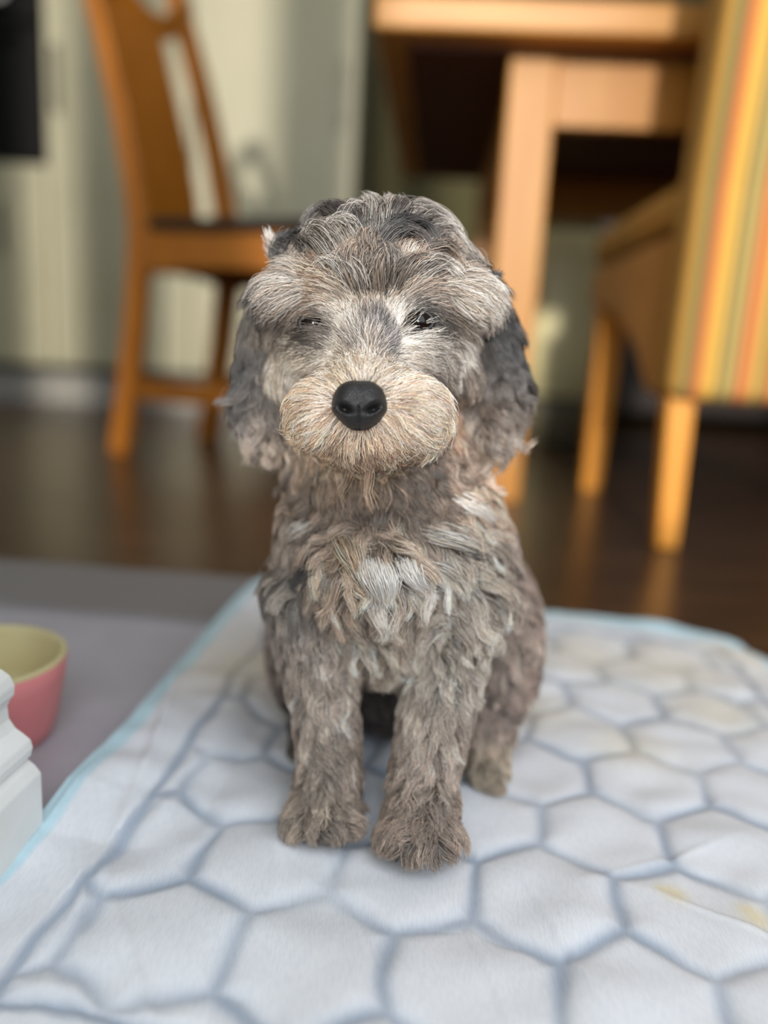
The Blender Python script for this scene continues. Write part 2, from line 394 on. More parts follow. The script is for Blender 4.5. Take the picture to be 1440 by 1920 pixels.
for k in range(26):                                              # soft random wrinkling of the thin sheet
    f_, a_ = rng.uniform(45, 240), rng.uniform(0, math.pi)
    wr += np.sin((uu * math.cos(a_) + vv * math.sin(a_)) * f_ + rng.uniform(0, 6.3) + 1.2 * wob(uu, vv, 21, k)) * (45 / f_) ** .9
hz += .00052 * wr + .0007 * wob(uu, vv, 38, .7)
# a few long creases in the thin top sheet
for (cu, cv, a, L, wd, hgt) in ((.05, .44, 1.05, .10, .003, .0016), (.09, .47, .9, .09, .003, .0014), (.02, .30, 1.35, .20, .004, .003), (.25, .43, 1.2, .05, .002, .0010),
                                (.22, .45, 1.25, .06, .002, .0010), (.16, .42, 1.1, .06, .002, .0009), (.33, .40, .4, .05, .002, .001), (.30, .36, 2.6, .05, .002, .001), (.12, .39, 1.3, .05, .0025, .001)):
    dx = (uu - cu) * math.cos(a) + (vv - cv) * math.sin(a); dy = -(uu - cu) * math.sin(a) + (vv - cv) * math.cos(a)
    hz += hgt * np.exp(-(dx / L) ** 2 * 2) * np.exp(-(dy / wd) ** 2)
hz = np.where(edge < .004, np.minimum(hz, .003), hz); hz = np.maximum(hz, .0015)
# the left border rides up over the mat, far edge ripples
lift = np.exp(-(uu / .03) ** 2) * np.clip((vv - .0) / .02, 0, 1) * np.clip((.42 - vv) / .03, 0, 1)
hz += .0068 * np.clip((.075 - uu) / .02, 0, 1) * np.clip((.40 - vv) / .03, 0, 1) + .004 * lift * (1 + .6 * np.sin(vv * 24))
bx = .010 * np.exp(-(vv / .10) ** 2) * np.sin(uu * 13 + 2.6)
cut = np.clip((uu - (PW - .07)) / .07, 0, 1) * np.clip((.07 - vv) / .07, 0, 1)
px_ = PFL[0] + uu * pu[0] + (vv + bx + .03 * cut) * pv[0] - .02 * cut * pu[0] + .010 * np.exp(-(uu / .09) ** 2) * np.exp(-((vv - .33) / .10) ** 2)
py_ = PFL[1] + uu * pu[1] + (vv + bx + .03 * cut) * pv[1] - .02 * cut * pu[1]
hz += .006 * np.exp(-(vv / .02) ** 2) * (.5 + .5 * np.sin(uu * 21))
co = np.stack([px_, py_, hz], -1).reshape(-1, 3)
idx = np.arange(nu * nv).reshape(nv, nu)
quads = np.stack([idx[:-1, :-1], idx[1:, :-1], idx[1:, 1:], idx[:-1, 1:]], -1).reshape(-1, 4)
pad_height = (hz, px_, py_)
def np_mesh(name, verts, faces):
    me = bpy.data.meshes.new(name); k = faces.shape[1]
    me.vertices.add(len(verts)); me.vertices.foreach_set('co', verts.astype(np.float32).ravel())
    me.loops.add(faces.size); me.loops.foreach_set('vertex_index', faces.astype(np.int32).ravel())
    me.polygons.add(len(faces)); me.polygons.foreach_set('loop_start', np.arange(0, faces.size, k, dtype=np.int32))
    me.update(calc_edges=True); me.validate()
    me.polygons.foreach_set('use_smooth', np.ones(len(faces), bool))
    return me
pme = np_mesh('quilted_sheet', co, quads)
stain_warm_light = np.zeros(uu.shape)  # small marks are stains; the broad blotches paint in warm room light
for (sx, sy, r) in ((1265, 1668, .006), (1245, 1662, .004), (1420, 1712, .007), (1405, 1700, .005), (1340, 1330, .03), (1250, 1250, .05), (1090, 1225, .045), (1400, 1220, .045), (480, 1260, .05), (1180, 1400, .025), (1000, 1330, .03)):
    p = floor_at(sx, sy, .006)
    stain_warm_light = np.maximum(stain_warm_light, np.exp(-((px_ - p[0]) ** 2 + (py_ - p[1]) ** 2) / r ** 2) * (1 if r < .01 else .5))
film = np.clip((np.where(vv < .03, .022, .012) - edge) / .003, 0, 1)
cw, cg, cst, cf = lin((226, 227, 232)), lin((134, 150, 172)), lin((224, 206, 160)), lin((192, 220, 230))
col = cw[None, None] * (1 + .03 * wob(uu, vv, 80, .2))[..., None]
col = col * (1 - .74 * groove[..., None]) + cg * .74 * groove[..., None]
col = col * (1 - .75 * stain_warm_light[..., None]) + cst * .75 * stain_warm_light[..., None]
col = col * (1 - film[..., None]) + cf * film[..., None]
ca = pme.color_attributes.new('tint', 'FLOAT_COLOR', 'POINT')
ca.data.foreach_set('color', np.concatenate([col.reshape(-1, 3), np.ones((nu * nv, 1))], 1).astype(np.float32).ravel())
pm = bpy.data.materials.new('nonwoven_pad'); pm.use_nodes = True
nt = pm.node_tree; b = nt.nodes['Principled BSDF']; b.inputs['Roughness'].default_value = .7
an = nt.nodes.new('ShaderNodeAttribute'); an.attribute_name = 'tint'
tc = nt.nodes.new('ShaderNodeTexCoord'); mp = nt.nodes.new('ShaderNodeMapping'); mp.inputs['Scale'].default_value = (420, 90, 90); mp.inputs['Rotation'].default_value = (0, 0, .18)
nz = nt.nodes.new('ShaderNodeTexNoise'); nz.inputs['Scale'].default_value = 2.5; nz.inputs['Detail'].default_value = 6
mx = nt.nodes.new('ShaderNodeMix'); mx.data_type = 'RGBA'; mx.blend_type = 'MULTIPLY'; mx.inputs[0].default_value = .35
rr_ = nt.nodes.new('ShaderNodeValToRGB'); rr_.color_ramp.elements[0].position = .3; rr_.color_ramp.elements[0].color = (.75, .78, .82, 1); rr_.color_ramp.elements[1].position = .6
bp = nt.nodes.new('ShaderNodeBump'); bp.inputs['Strength'].default_value = .25; bp.inputs['Distance'].default_value = .0006
L = nt.links.new
L(tc.outputs['Object'], mp.inputs[0]); L(mp.outputs[0], nz.inputs['Vector']); L(nz.outputs['Fac'], rr_.inputs[0])
L(an.outputs['Color'], mx.inputs[6]); L(rr_.outputs[0], mx.inputs[7]); L(mx.outputs[2], b.inputs['Base Color'])
L(nz.outputs['Fac'], bp.inputs['Height']); L(bp.outputs[0], b.inputs['Normal'])
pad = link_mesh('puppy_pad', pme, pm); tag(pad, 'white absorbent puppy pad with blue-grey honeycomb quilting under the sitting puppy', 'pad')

# ------------------------------------------------------------------ the puppy: one continuous body
def ico(bm, px, py, d, rx, ry, rz, rot=0.0, sub=3):
    """ellipsoid; rx, ry in pixels of the photograph at depth d, rz in metres"""
    c = at(px, py, d); k = d / FPX
    cr_, sr_ = math.cos(rot), math.sin(rot)
    ax = (_R * cr_ + _U * sr_) * rx * k; ay = (-_R * sr_ + _U * cr_) * ry * k; az = -_F * rz
    m = Matrix(((ax[0], ay[0], az[0], c[0]), (ax[1], ay[1], az[1], c[1]), (ax[2], ay[2], az[2], c[2]), (0, 0, 0, 1)))
    bmesh.ops.create_icosphere(bm, subdivisions=sub, radius=1.0, matrix=m)
def limb(bm, pts, n=7):
    """chain of ellipsoids through (px, py, d, rx, ry, rz)"""
    for a, b_ in zip(pts, pts[1:]):
        for k in range(n + 1):
            t = k / n; ico(bm, *[a[j] * (1 - t) + b_[j] * t for j in range(6)], sub=2)
bm = bmesh.new()
# head
ico(bm, 705, 565, .372, 180, 150, .052)
ico(bm, 702, 645, .368, 176, 130, .046)
ico(bm, 702, 610, .356, 184, 78, .026)
ico(bm, 705, 488, .362, 125, 68, .034)
ico(bm, 572, 552, .346, 80, 44, .017, .15); ico(bm, 840, 552, .346, 80, 44, .017, -.15)   # brows
ico(bm, 692, 560, .346, 95, 72, .022)                                                    # forehead
ico(bm, 690, 660, .340, 62, 85, .026)                                                    # bridge
ico(bm, 572, 680, .368, 56, 58, .020); ico(bm, 828, 684, .366, 60, 58, .020)             # cheeks
ico(bm, 688, 755, .336, 108, 78, .036)                                                   # muzzle
ico(bm, 618, 772, .328, 66, 62, .026); ico(bm, 760, 772, .326, 72, 64, .026)             # lips
ico(bm, 682, 730, .318, 62, 55, .018)
ico(bm, 690, 816, .332, 84, 44, .026)                                                    # chin
# ears
limb(bm, [(530, 565, .380, 30, 34, .015), (503, 620, .381, 32, 40, .015), (486, 700, .382, 32, 44, .014), (494, 780, .380, 30, 42, .012)])
limb(bm, [(888, 560, .380, 30, 34, .015), (916, 610, .381, 34, 42, .015), (940, 700, .382, 34, 46, .014), (916, 790, .380, 32, 42, .012)])
# neck, chest, trunk
limb(bm, [(712, 760, .405, 165, 120, .050), (725, 900, .400, 180, 110, .050), (738, 1020, .402, 212, 130, .056), (742, 1140, .415, 205, 130, .060)], 4)
ico(bm, 715, 1060, .372, 130, 110, .034)
limb(bm, [(740, 960, .455, 185, 130, .06), (748, 1120, .480, 215, 150, .07), (750, 1240, .485, 220, 110, .065)], 4)
ico(bm, 905, 1190, .470, 95, 170, .060); ico(bm, 600, 1200, .475, 85, 150, .060)         # haunches
limb(bm, [(895, 1300, .455, 70, 70, .040), (905, 1390, .440, 48, 60, .030), (907, 1440, .430, 36, 26, .028)], 5)
limb(bm, [(610, 1300, .470, 60, 70, .040), (600, 1370, .455, 45, 50, .030), (596, 1400, .445, 36, 26, .026)], 5)
# front legs
limb(bm, [(590, 1110, .388, 72, 90, .030), (602, 1230, .384, 62, 70, .024), (612, 1330, .380, 52, 60, .019), (620, 1420, .377, 52, 55, .019), (612, 1490, .374, 58, 50, .021), (608, 1522, .368, 66, 34, .023)], 6)
limb(bm, [(868, 1110, .386, 78, 90, .030), (838, 1230, .380, 66, 70, .024), (818, 1330, .374, 60, 60, .020), (802, 1420, .369, 56, 55, .020), (792, 1500, .363, 64, 50, .022), (786, 1548, .356, 68, 36, .024)], 6)
for (px, py, d) in ((558, 1534, .362), (590, 1544, .358), (628, 1544, .358), (658, 1532, .362)): ico(bm, px, py, d, 23, 20, .012, sub=2)
for (px, py, d) in ((734, 1562, .350), (768, 1576, .345), (808, 1578, .345), (840, 1564, .349)): ico(bm, px, py, d, 24, 21, .012, sub=2)
# tail curled behind
limb(bm, [(760, 1260, .545, 40, 35, .02), (840, 1275, .56, 30, 25, .015), (900, 1285, .555, 22, 18, .012)], 4)
me0 = bpy.data.meshes.new('body_raw'); bm.to_mesh(me0); bm.free()
tmp = bpy.data.objects.new('body_raw', me0); C.objects.link(tmp)
rm = tmp.modifiers.new('r', 'REMESH'); rm.mode = 'VOXEL'; rm.voxel_size = .0026
sm = tmp.modifiers.new('s', 'SMOOTH'); sm.factor = .5; sm.iterations = 7
dg = bpy.context.evaluated_depsgraph_get()
bme = bpy.data.meshes.new_from_object(tmp.evaluated_get(dg))
bpy.data.objects.remove(tmp); bpy.data.meshes.remove(me0)
bme.name = 'puppy'
nvv = len(bme.vertices); V = np.empty(nvv * 3, np.float32); bme.vertices.foreach_get('co', V); V = V.reshape(-1, 3).astype(float)
V[:, 2] = np.maximum(V[:, 2], .0090)
bme.vertices.foreach_set('co', V.astype(np.float32).ravel()); bme.update()
puppy = link_mesh('puppy', bme, None, smooth=True)
tag(puppy, 'small curly grey merle puppy sitting upright on the quilted pad', 'puppy')

# ---- coat: controls in space; colour and flow are blended between them
COL = [  # px, py, depth, rgb, reach in mm; shade under brows, mouth and chin painted in
    (674, 690, .318, (210, 190, 172), 9), (674, 715, .305, (196, 178, 156), 6), (600, 760, .310, (212, 184, 162), 11), (548, 775, .325, (170, 138, 112), 10), (575, 810, .318, (186, 158, 134), 9),
    (760, 770, .308, (212, 184, 163), 12), (838, 765, .328, (160, 126, 106), 9), (800, 800, .318, (198, 174, 152), 9), (690, 862, .318, (196, 172, 148), 11), (640, 865, .322, (186, 160, 136), 9),
    (690, 832, .312, (120, 100, 86), 6), (650, 838, .312, (150, 126, 108), 6), (735, 836, .312, (150, 126, 108), 6), (690, 662, .322, (190, 178, 168), 6), (699, 612, .324, (50, 52, 62), 3.2), (703, 632, .322, (66, 68, 78), 3), (722, 655, .322, (96, 98, 108), 3.2), (668, 650, .324, (120, 120, 124), 3),
    (645, 615, .324, (214, 210, 206), 7), (672, 590, .324, (190, 178, 168), 6), (748, 628, .324, (226, 222, 216), 7), (730, 595, .324, (196, 188, 180), 6), (640, 560, .325, (166, 146, 132), 8), (846, 645, .332, (246, 240, 230), 4.5), (830, 638, .332, (232, 224, 214), 3.5), (822, 622, .330, (70, 64, 60), 4), (800, 668, .328, (96, 92, 92), 4),
    (770, 655, .328, (196, 188, 180), 6), (845, 700, .335, (88, 78, 72), 5), (830, 688, .335, (84, 78, 74), 4), (560, 652, .334, (206, 196, 182), 8), (520, 690, .340, (196, 184, 170), 7), (588, 604, .332, (18, 15, 14), 4.5), (566, 600, .332, (34, 30, 28), 4), (608, 618, .332, (30, 26, 24), 4), (622, 630, .332, (70, 62, 58), 3.5), (548, 606, .335, (84, 76, 70), 4), (785, 603, .332, (16, 13, 12), 4.2), (768, 592, .332, (40, 35, 32), 3.5), (808, 598, .332, (36, 31, 29), 4), (835, 596, .332, (90, 82, 76), 4),
    (540, 640, .345, (158, 148, 138), 6), (540, 735, .350, (104, 92, 82), 7), (525, 760, .350, (128, 114, 102), 8), (885, 730, .350, (130, 118, 108), 9), (560, 520, .328, (198, 188, 180), 9), (500, 590, .345, (172, 162, 152), 8), (530, 585, .335, (112, 106, 102), 5), (580, 570, .330, (140, 130, 122), 6),
    (640, 510, .322, (150, 130, 116), 9), (700, 545, .320, (196, 176, 158), 8), (680, 500, .320, (128, 112, 102), 6), (760, 520, .322, (132, 117, 108), 9), (800, 555, .322, (178, 166, 156), 7), (850, 530, .328, (204, 192, 182), 9), (890, 585, .345, (192, 178, 168), 8), (840, 590, .330, (120, 112, 106), 6), (820, 575, .330, (96, 90, 84), 4),
    (700, 460, .325, (158, 142, 132), 9), (620, 440, .333, (186, 178, 170), 8), (560, 430, .345, (28, 28, 32), 7), (535, 490, .358, (34, 34, 38), 6), (520, 465, .358, (22, 22, 26), 7), (700, 395, .345, (140, 136, 136), 8), (665, 390, .345, (44, 44, 50), 6), (735, 405, .342, (96, 94, 96), 6), (590, 410, .345, (60, 58, 60), 6),
    (765, 440, .335, (44, 43, 46), 5.5), (800, 465, .335, (70, 66, 66), 5), (725, 455, .335, (70, 68, 70), 4.5), (840, 430, .342, (176, 166, 158), 8), (895, 490, .352, (150, 138, 130), 8), (820, 495, .330, (140, 124, 114), 7), (590, 480, .332, (190, 180, 172), 8),
    (490, 560, .376, (24, 25, 30), 7), (478, 600, .376, (26, 28, 33), 8), (462, 640, .376, (34, 36, 42), 8), (925, 545, .376, (20, 20, 24), 7), (940, 590, .376, (22, 22, 27), 8), (930, 640, .374, (30, 30, 35), 8), (500, 545, .372, (34, 36, 42), 8), (465, 650, .378, (40, 42, 48), 12), (455, 720, .378, (66, 66, 72), 12), (450, 780, .378, (120, 113, 108), 12), (500, 700, .368, (50, 50, 54), 8), (505, 820, .378, (142, 132, 124), 12),
    (930, 560, .370, (28, 28, 33), 11), (945, 640, .376, (34, 35, 40), 11), (985, 690, .380, (122, 112, 108), 11), (955, 740, .376, (108, 100, 96), 11), (930, 810, .376, (130, 120, 112), 12), (890, 800, .370, (136, 124, 115), 11), (900, 660, .362, (136, 126, 120), 8),
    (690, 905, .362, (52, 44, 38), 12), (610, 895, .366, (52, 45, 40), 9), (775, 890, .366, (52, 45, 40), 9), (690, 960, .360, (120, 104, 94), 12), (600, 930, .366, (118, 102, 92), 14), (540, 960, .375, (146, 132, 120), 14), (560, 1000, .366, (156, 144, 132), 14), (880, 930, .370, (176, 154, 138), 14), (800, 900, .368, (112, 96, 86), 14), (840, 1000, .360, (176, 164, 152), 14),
    (640, 1030, .350, (158, 144, 132), 14), (720, 1000, .350, (150, 134, 120), 14), (712, 1075, .343, (236, 226, 214), 3.6), (778, 1066, .345, (240, 232, 220), 3.6), (750, 1050, .345, (160, 144, 132), 7), (690, 1040, .345, (176, 152, 132), 7), (720, 1120, .345, (162, 148, 136), 8), (790, 1120, .345, (162, 148, 136), 8), (650, 1060, .348, (176, 152, 132), 10), (700, 1160, .348, (170, 156, 142), 14),
    (545, 1085, .372, (88, 84, 80), 11), (600, 1100, .362, (118, 112, 106), 11), (890, 1070, .366, (172, 160, 148), 14), (925, 1050, .376, (80, 74, 72), 8), (860, 1150, .362, (158, 148, 138), 14), (600, 1250, .365, (156, 144, 134), 16), (540, 1180, .375, (132, 122, 116), 14),
    (830, 1250, .360, (158, 148, 138), 16), (612, 1400, .362, (142, 130, 120), 16), (800, 1400, .352, (150, 136, 126), 16), (605, 1530, .355, (124, 112, 102), 14), (585, 1575, .350, (134, 122, 108), 7), (785, 1560, .345, (116, 102, 92), 14), (800, 1610, .340, (104, 96, 88), 8),
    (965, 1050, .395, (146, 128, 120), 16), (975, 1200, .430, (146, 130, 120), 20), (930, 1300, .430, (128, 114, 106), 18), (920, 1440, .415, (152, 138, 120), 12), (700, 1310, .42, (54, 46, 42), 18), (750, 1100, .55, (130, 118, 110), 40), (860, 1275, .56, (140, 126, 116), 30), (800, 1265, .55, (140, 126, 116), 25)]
FLOW = [  # px, py, depth, dx, dy (down), length mm, lift, wave mm, waves, clump, reach mm, region (0 face, 1 ear, 2 body)
    (674, 705, .306, 0, -1, 6, .45, 0.1, .6, .25, 6, 0), (640, 690, .315, -.5, -.9, 9, .40, .2, .6, .3, 8, 0), (715, 690, .315, .5, -.9, 9, .40, .2, .6, .3, 8, 0), (640, 735, .305, -1, -.35, 8, .35, .15, .6, .3, 6, 0), (712, 735, .305, 1, -.35, 8, .35, .15, .6, .3, 6, 0),
    (600, 760, .308, -1, .1, 12, .35, .3, .7, .4, 10, 0), (755, 760, .306, 1, .1, 12, .35, .3, .7, .4, 10, 0), (545, 770, .325, -.9, .45, 14, .35, .4, .7, .4, 10, 0), (840, 770, .325, .9, .45, 14, .35, .4, .7, .4, 10, 0),
    (600, 820, .312, -.6, .8, 13, .32, .4, .7, .4, 10, 0), (775, 820, .310, .6, .8, 13, .32, .4, .7, .4, 10, 0), (685, 815, .308, 0, 1, 10, .40, .2, .7, .35, 8, 0), (640, 855, .318, -.35, 1, 17, .40, .4, .7, .4, 10, 0), (735, 855, .318, .35, 1, 17, .40, .4, .7, .4, 10, 0), (690, 870, .318, 0, 1, 17, .42, .4, .7, .4, 9, 0),
    (692, 640, .323, 0, -1, 10, .35, .3, .6, .35, 7, 0), (645, 620, .324, -.45, -.95, 14, .30, .4, .7, .4, 8, 0), (745, 620, .324, .45, -.95, 14, .30, .4, .7, .4, 8, 0), (620, 650, .326, -1, -.1, 12, .28, .4, .7, .4, 7, 0), (760, 655, .326, 1, .15, 12, .28, .4, .7, .4, 7, 0),
    (560, 640, .336, -.95, .35, 17, .3, .5, .7, .5, 9, 0), (840, 645, .334, .95, .45, 18, .32, .5, .7, .55, 9, 0), (540, 700, .346, -.6, .8, 17, .3, .6, .8, .5, 9, 0), (860, 705, .344, .6, .8, 17, .3, .6, .8, .5, 9, 0),
    (692, 545, .320, -.05, -1, 18, .32, .6, .7, .5, 9, 0), (635, 540, .322, -.6, -.75, 18, .34, .6, .8, .5, 9, 0), (755, 540, .322, .6, -.75, 18, .34, .6, .8, .5, 9, 0), (590, 545, .325, -.95, -.1, 19, .36, .6, .8, .5, 9, 0), (810, 545, .325, .95, -.1, 19, .36, .6, .8, .5, 9, 0),
    (535, 560, .332, -.85, .55, 16, .30, .7, .8, .55, 9, 0), (870, 560, .332, .85, .55, 16, .30, .7, .8, .55, 9, 0), (590, 580, .328, -.85, .35, 13, .34, .5, .8, .5, 6, 0), (795, 578, .328, .85, .35, 13, .34, .5, .8, .5, 6, 0), (500, 610, .350, -.35, .9, 13, .22, .8, .8, .6, 10, 0), (900, 615, .350, .35, .9, 13, .22, .8, .8, .6, 10, 0),
    (700, 470, .326, .1, -1, 16, .30, 2.4, 1.3, .85, 10, 3), (620, 470, .330, -.6, -.8, 17, .30, 1.8, 1.3, .85, 10, 3), (780, 470, .330, .6, -.8, 17, .30, 1.8, 1.3, .85, 10, 3), (700, 405, .342, 0, -1, 14, .30, 2.2, 1.3, .88, 12, 3), (600, 420, .345, -.7, -.4, 17, .30, 2.2, 1.3, .88, 12, 3), (800, 420, .345, .7, -.4, 17, .30, 2.2, 1.3, .88, 12, 3),
    (545, 460, .352, -1, -.1, 17, .45, 2.0, 1.2, .88, 10, 3), (860, 465, .352, .9, .2, 16, .40, 2.0, 1.2, .88, 10, 3), (520, 510, .365, -.8, .7, 22, .35, 2.4, 1.2, .8, 10, 1), (900, 510, .365, .8, .7, 22, .35, 2.4, 1.2, .8, 10, 1),
    (470, 620, .376, -.25, 1, 26, .30, 2.6, 1.4, .85, 14, 1), (950, 620, .376, .25, 1, 26, .30, 2.6, 1.4, .85, 14, 1), (460, 740, .378, -.35, 1, 26, .32, 3.0, 1.5, .85, 14, 1), (965, 740, .378, .35, 1, 26, .32, 3.0, 1.5, .85, 14, 1), (500, 800, .378, .1, 1, 24, .3, 3, 1.5, .85, 12, 1), (910, 810, .378, -.1, 1, 24, .3, 3, 1.5, .85, 12, 1),
    (620, 900, .366, -.2, 1, 22, .5, 3.4, 1.8, .9, 14, 2), (780, 895, .366, .2, 1, 22, .5, 3.4, 1.8, .9, 14, 2), (860, 880, .372, .4, 1, 22, .5, 3.4, 1.8, .9, 12, 2), (700, 900, .366, 0, 1, 20, .5, 3.2, 1.8, .9, 12, 2),
    (700, 930, .360, 0, 1, 22, .35, 3.2, 1.6, .88, 16, 2), (580, 950, .370, -.5, .9, 24, .4, 2.6, 1.2, .85, 16, 2), (850, 950, .370, .5, .9, 24, .4, 2.6, 1.2, .85, 16, 2), (640, 1040, .352, -.25, 1, 26, .42, 2.4, 1.1, .88, 16, 2), (780, 1040, .352, .35, 1, 26, .42, 2.4, 1.1, .88, 16, 2),
    (550, 1060, .374, -.7, .8, 26, .45, 2.4, 1.1, .88, 16, 2), (900, 1060, .374, .7, .8, 26, .42, 2.4, 1.1, .88, 16, 2), (710, 1130, .348, .05, 1, 25, .38, 2.2, 1.1, .88, 16, 2), (710, 1200, .37, 0, 1, 22, .35, 2, 1.1, .85, 16, 2),
    (560, 1180, .375, -.4, 1, 19, .35, 2, 1.2, .85, 16, 2), (880, 1180, .370, .3, 1, 19, .35, 2, 1.2, .85, 16, 2), (605, 1300, .365, .0, 1, 14, .42, 1.2, 1.1, .62, 16, 2), (820, 1300, .360, -.05, 1, 14, .42, 1.2, 1.1, .62, 16, 2), (615, 1420, .360, -.1, 1, 13, .42, 1.1, 1.1, .58, 16, 2), (800, 1420, .352, -.1, 1, 13, .42, 1.1, 1.1, .58, 16, 2),
    (600, 1530, .352, -.1, 1, 10, .40, .8, 1.0, .5, 14, 2), (785, 1560, .342, 0, 1, 10, .40, .8, 1.0, .5, 14, 2), (960, 1100, .41, .6, .9, 20, .35, 2, 1.2, .85, 22, 2), (970, 1240, .44, .3, 1, 18, .35, 2, 1.2, .85, 22, 2), (915, 1430, .415, 0, 1, 10, .4, 1, 1, .75, 14, 2), (750, 1100, .55, 0, 1, 18, .3, 2, 1.2, .8, 50, 2)]
from mathutils.bvhtree import BVHTree
bvh = BVHTree.FromPolygons([Vector(v) for v in V], [tuple(p.vertices) for p in bme.polygons])
def surf(px, py, d):
    """the point of the body that shows at a pixel of the photograph (or, off the body, the given depth)"""
    if d >= .5: return at(px, py, d)
    r = at(px, py, 1.0) - EYE; h = bvh.ray_cast(Vector(EYE), Vector(r).normalized())
    return np.array(h[0]) if h[0] is not None and abs(h[3] / np.linalg.norm(r) - d) < .06 else at(px, py, d)
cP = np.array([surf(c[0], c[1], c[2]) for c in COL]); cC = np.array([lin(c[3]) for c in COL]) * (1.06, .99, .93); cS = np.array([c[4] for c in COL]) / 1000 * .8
fP = np.array([surf(c[0], c[1], c[2]) for c in FLOW]); fS = np.array([c[10] for c in FLOW]) / 1000
fD = np.array([c[3] * _R - c[4] * _U + .35 * _F for c in FLOW]); fA = np.array([c[5:10] for c in FLOW], float); fR = np.array([c[11] for c in FLOW])
cA = 1 + 2.5 * (cC.mean(1) < .03)
def rbf(P, cp, cs, amp=1.0):
    out = []
    for ch_ in np.array_split(P, max(1, len(P) // 20000)):
        d = ch_[:, None] - cp[None]
        along = d @ _F
        d2 = (d ** 2).sum(-1) - .6 * along ** 2
        w = amp * np.exp(-.5 * d2 / cs ** 2) / cs ** 1.0 + 1e-9 / (d2 + 1e-6)
        out.append(w / w.sum(1, keepdims=True))
    return np.concatenate(out)
def coat_shade(P): return rbf(P, cP, cS, cA) @ cC
VN = np.empty(nvv * 3, np.float32); bme.vertex_normals.foreach_get('vector', VN); VN = VN.reshape(-1, 3).astype(float)
ba = bme.color_attributes.new('tint', 'FLOAT_COLOR', 'POINT')
ba.data.foreach_set('color', np.concatenate([coat_shade(V) * .45, np.ones((nvv, 1))], 1).astype(np.float32).ravel())

def attr_mat(name, attr, rough, spec):
    m = bpy.data.materials.new(name); m.use_nodes = True; nt = m.node_tree; b = nt.nodes['Principled BSDF']
    a = nt.nodes.new('ShaderNodeAttribute'); a.attribute_name = attr
    nt.links.new(a.outputs['Color'], b.inputs['Base Color']); b.inputs['Roughness'].default_value = rough; b.inputs['Specular IOR Level'].default_value = spec
    return m
bme.materials.append(attr_mat('puppy_skin', 'tint', .8, .2))
def hair_mat():
    m = bpy.data.materials.new('puppy_fur'); m.use_nodes = True; nt = m.node_tree
    a = nt.nodes.new('ShaderNodeAttribute'); a.attribute_name = 'coat_shade'
    b = nt.nodes['Principled BSDF']; b.inputs['Roughness'].default_value = .5; b.inputs['Specular IOR Level'].default_value = .25
    h = nt.nodes.new('ShaderNodeBsdfHair'); h.component = 'Reflection'
    h.inputs['RoughnessU'].default_value = .22; h.inputs['RoughnessV'].default_value = .7; h.inputs['Color'].default_value = (1, .97, .93, 1)
    mx = nt.nodes.new('ShaderNodeMixShader'); mx.inputs[0].default_value = .10
    nt.links.new(a.outputs['Color'], b.inputs['Base Color'])
    nt.links.new(b.outputs[0], mx.inputs[1]); nt.links.new(h.outputs[0], mx.inputs[2])
    nt.links.new(mx.outputs[0], nt.nodes['Material Output'].inputs['Surface'])
    return m
fur_mat = hair_mat()

bme.calc_loop_triangles()
T = np.empty(len(bme.loop_triangles) * 3, np.int32); bme.loop_triangles.foreach_get('vertices', T); T = T.reshape(-1, 3)
A, B, D = V[T[:, 0]], V[T[:, 1]], V[T[:, 2]]
cr3 = np.cross(B - A, D - A); area = np.linalg.norm(cr3, axis=1) / 2
cen = (A + B + D) / 3; fn = cr3 / (2 * area[:, None] + 1e-12)
view = EYE - cen; view /= np.linalg.norm(view, axis=1, keepdims=True)
facing = (fn * view).sum(1)
wt = area * np.clip(.45 + facing * 1.2, .28, 1.0)
wt[cen[:, 2] < .0096] = 0                       # soles
reg_tri = fR[rbf(cen, fP, fS).argmax(1)]
eyeL, eyeR, noseP = surf(588, 606, .331), surf(785, 603, .330), at(674, 759, .305)
for nm_, e_ in (('L', eyeL), ('R', eyeR)): print('eye', nm_, (e_ - EYE) @ _F)
print('nose surface', (surf(674, 759, .305) - EYE) @ _F)
def roots(mask, n):
    w = wt * mask; w = w / w.sum()
    t = rng.choice(len(T), n, p=w); r1 = np.sqrt(rng.random(n)); r2 = rng.random(n)
    a, b_, c_ = 1 - r1, r1 * (1 - r2), r1 * r2
    P = A[t] * a[:, None] + B[t] * b_[:, None] + D[t] * c_[:, None]
    N = VN[T[t, 0]] * a[:, None] + VN[T[t, 1]] * b_[:, None] + VN[T[t, 2]] * c_[:, None]
    N /= np.linalg.norm(N, axis=1, keepdims=True)
    keep = np.ones(n, bool)
    for e in (eyeL, eyeR):
        q = P - e; keep &= np.hypot(q @ _R / 1.3, q @ _U) > .0038
    lat = P - noseP; lat = lat - (lat @ _F)[:, None] * _F
    keep &= (np.linalg.norm(lat, axis=1) > .0080) | (P @ _F > noseP @ _F + .03)
    return P[keep], N[keep]
UPZ = np.array([0, 0, 1.0])
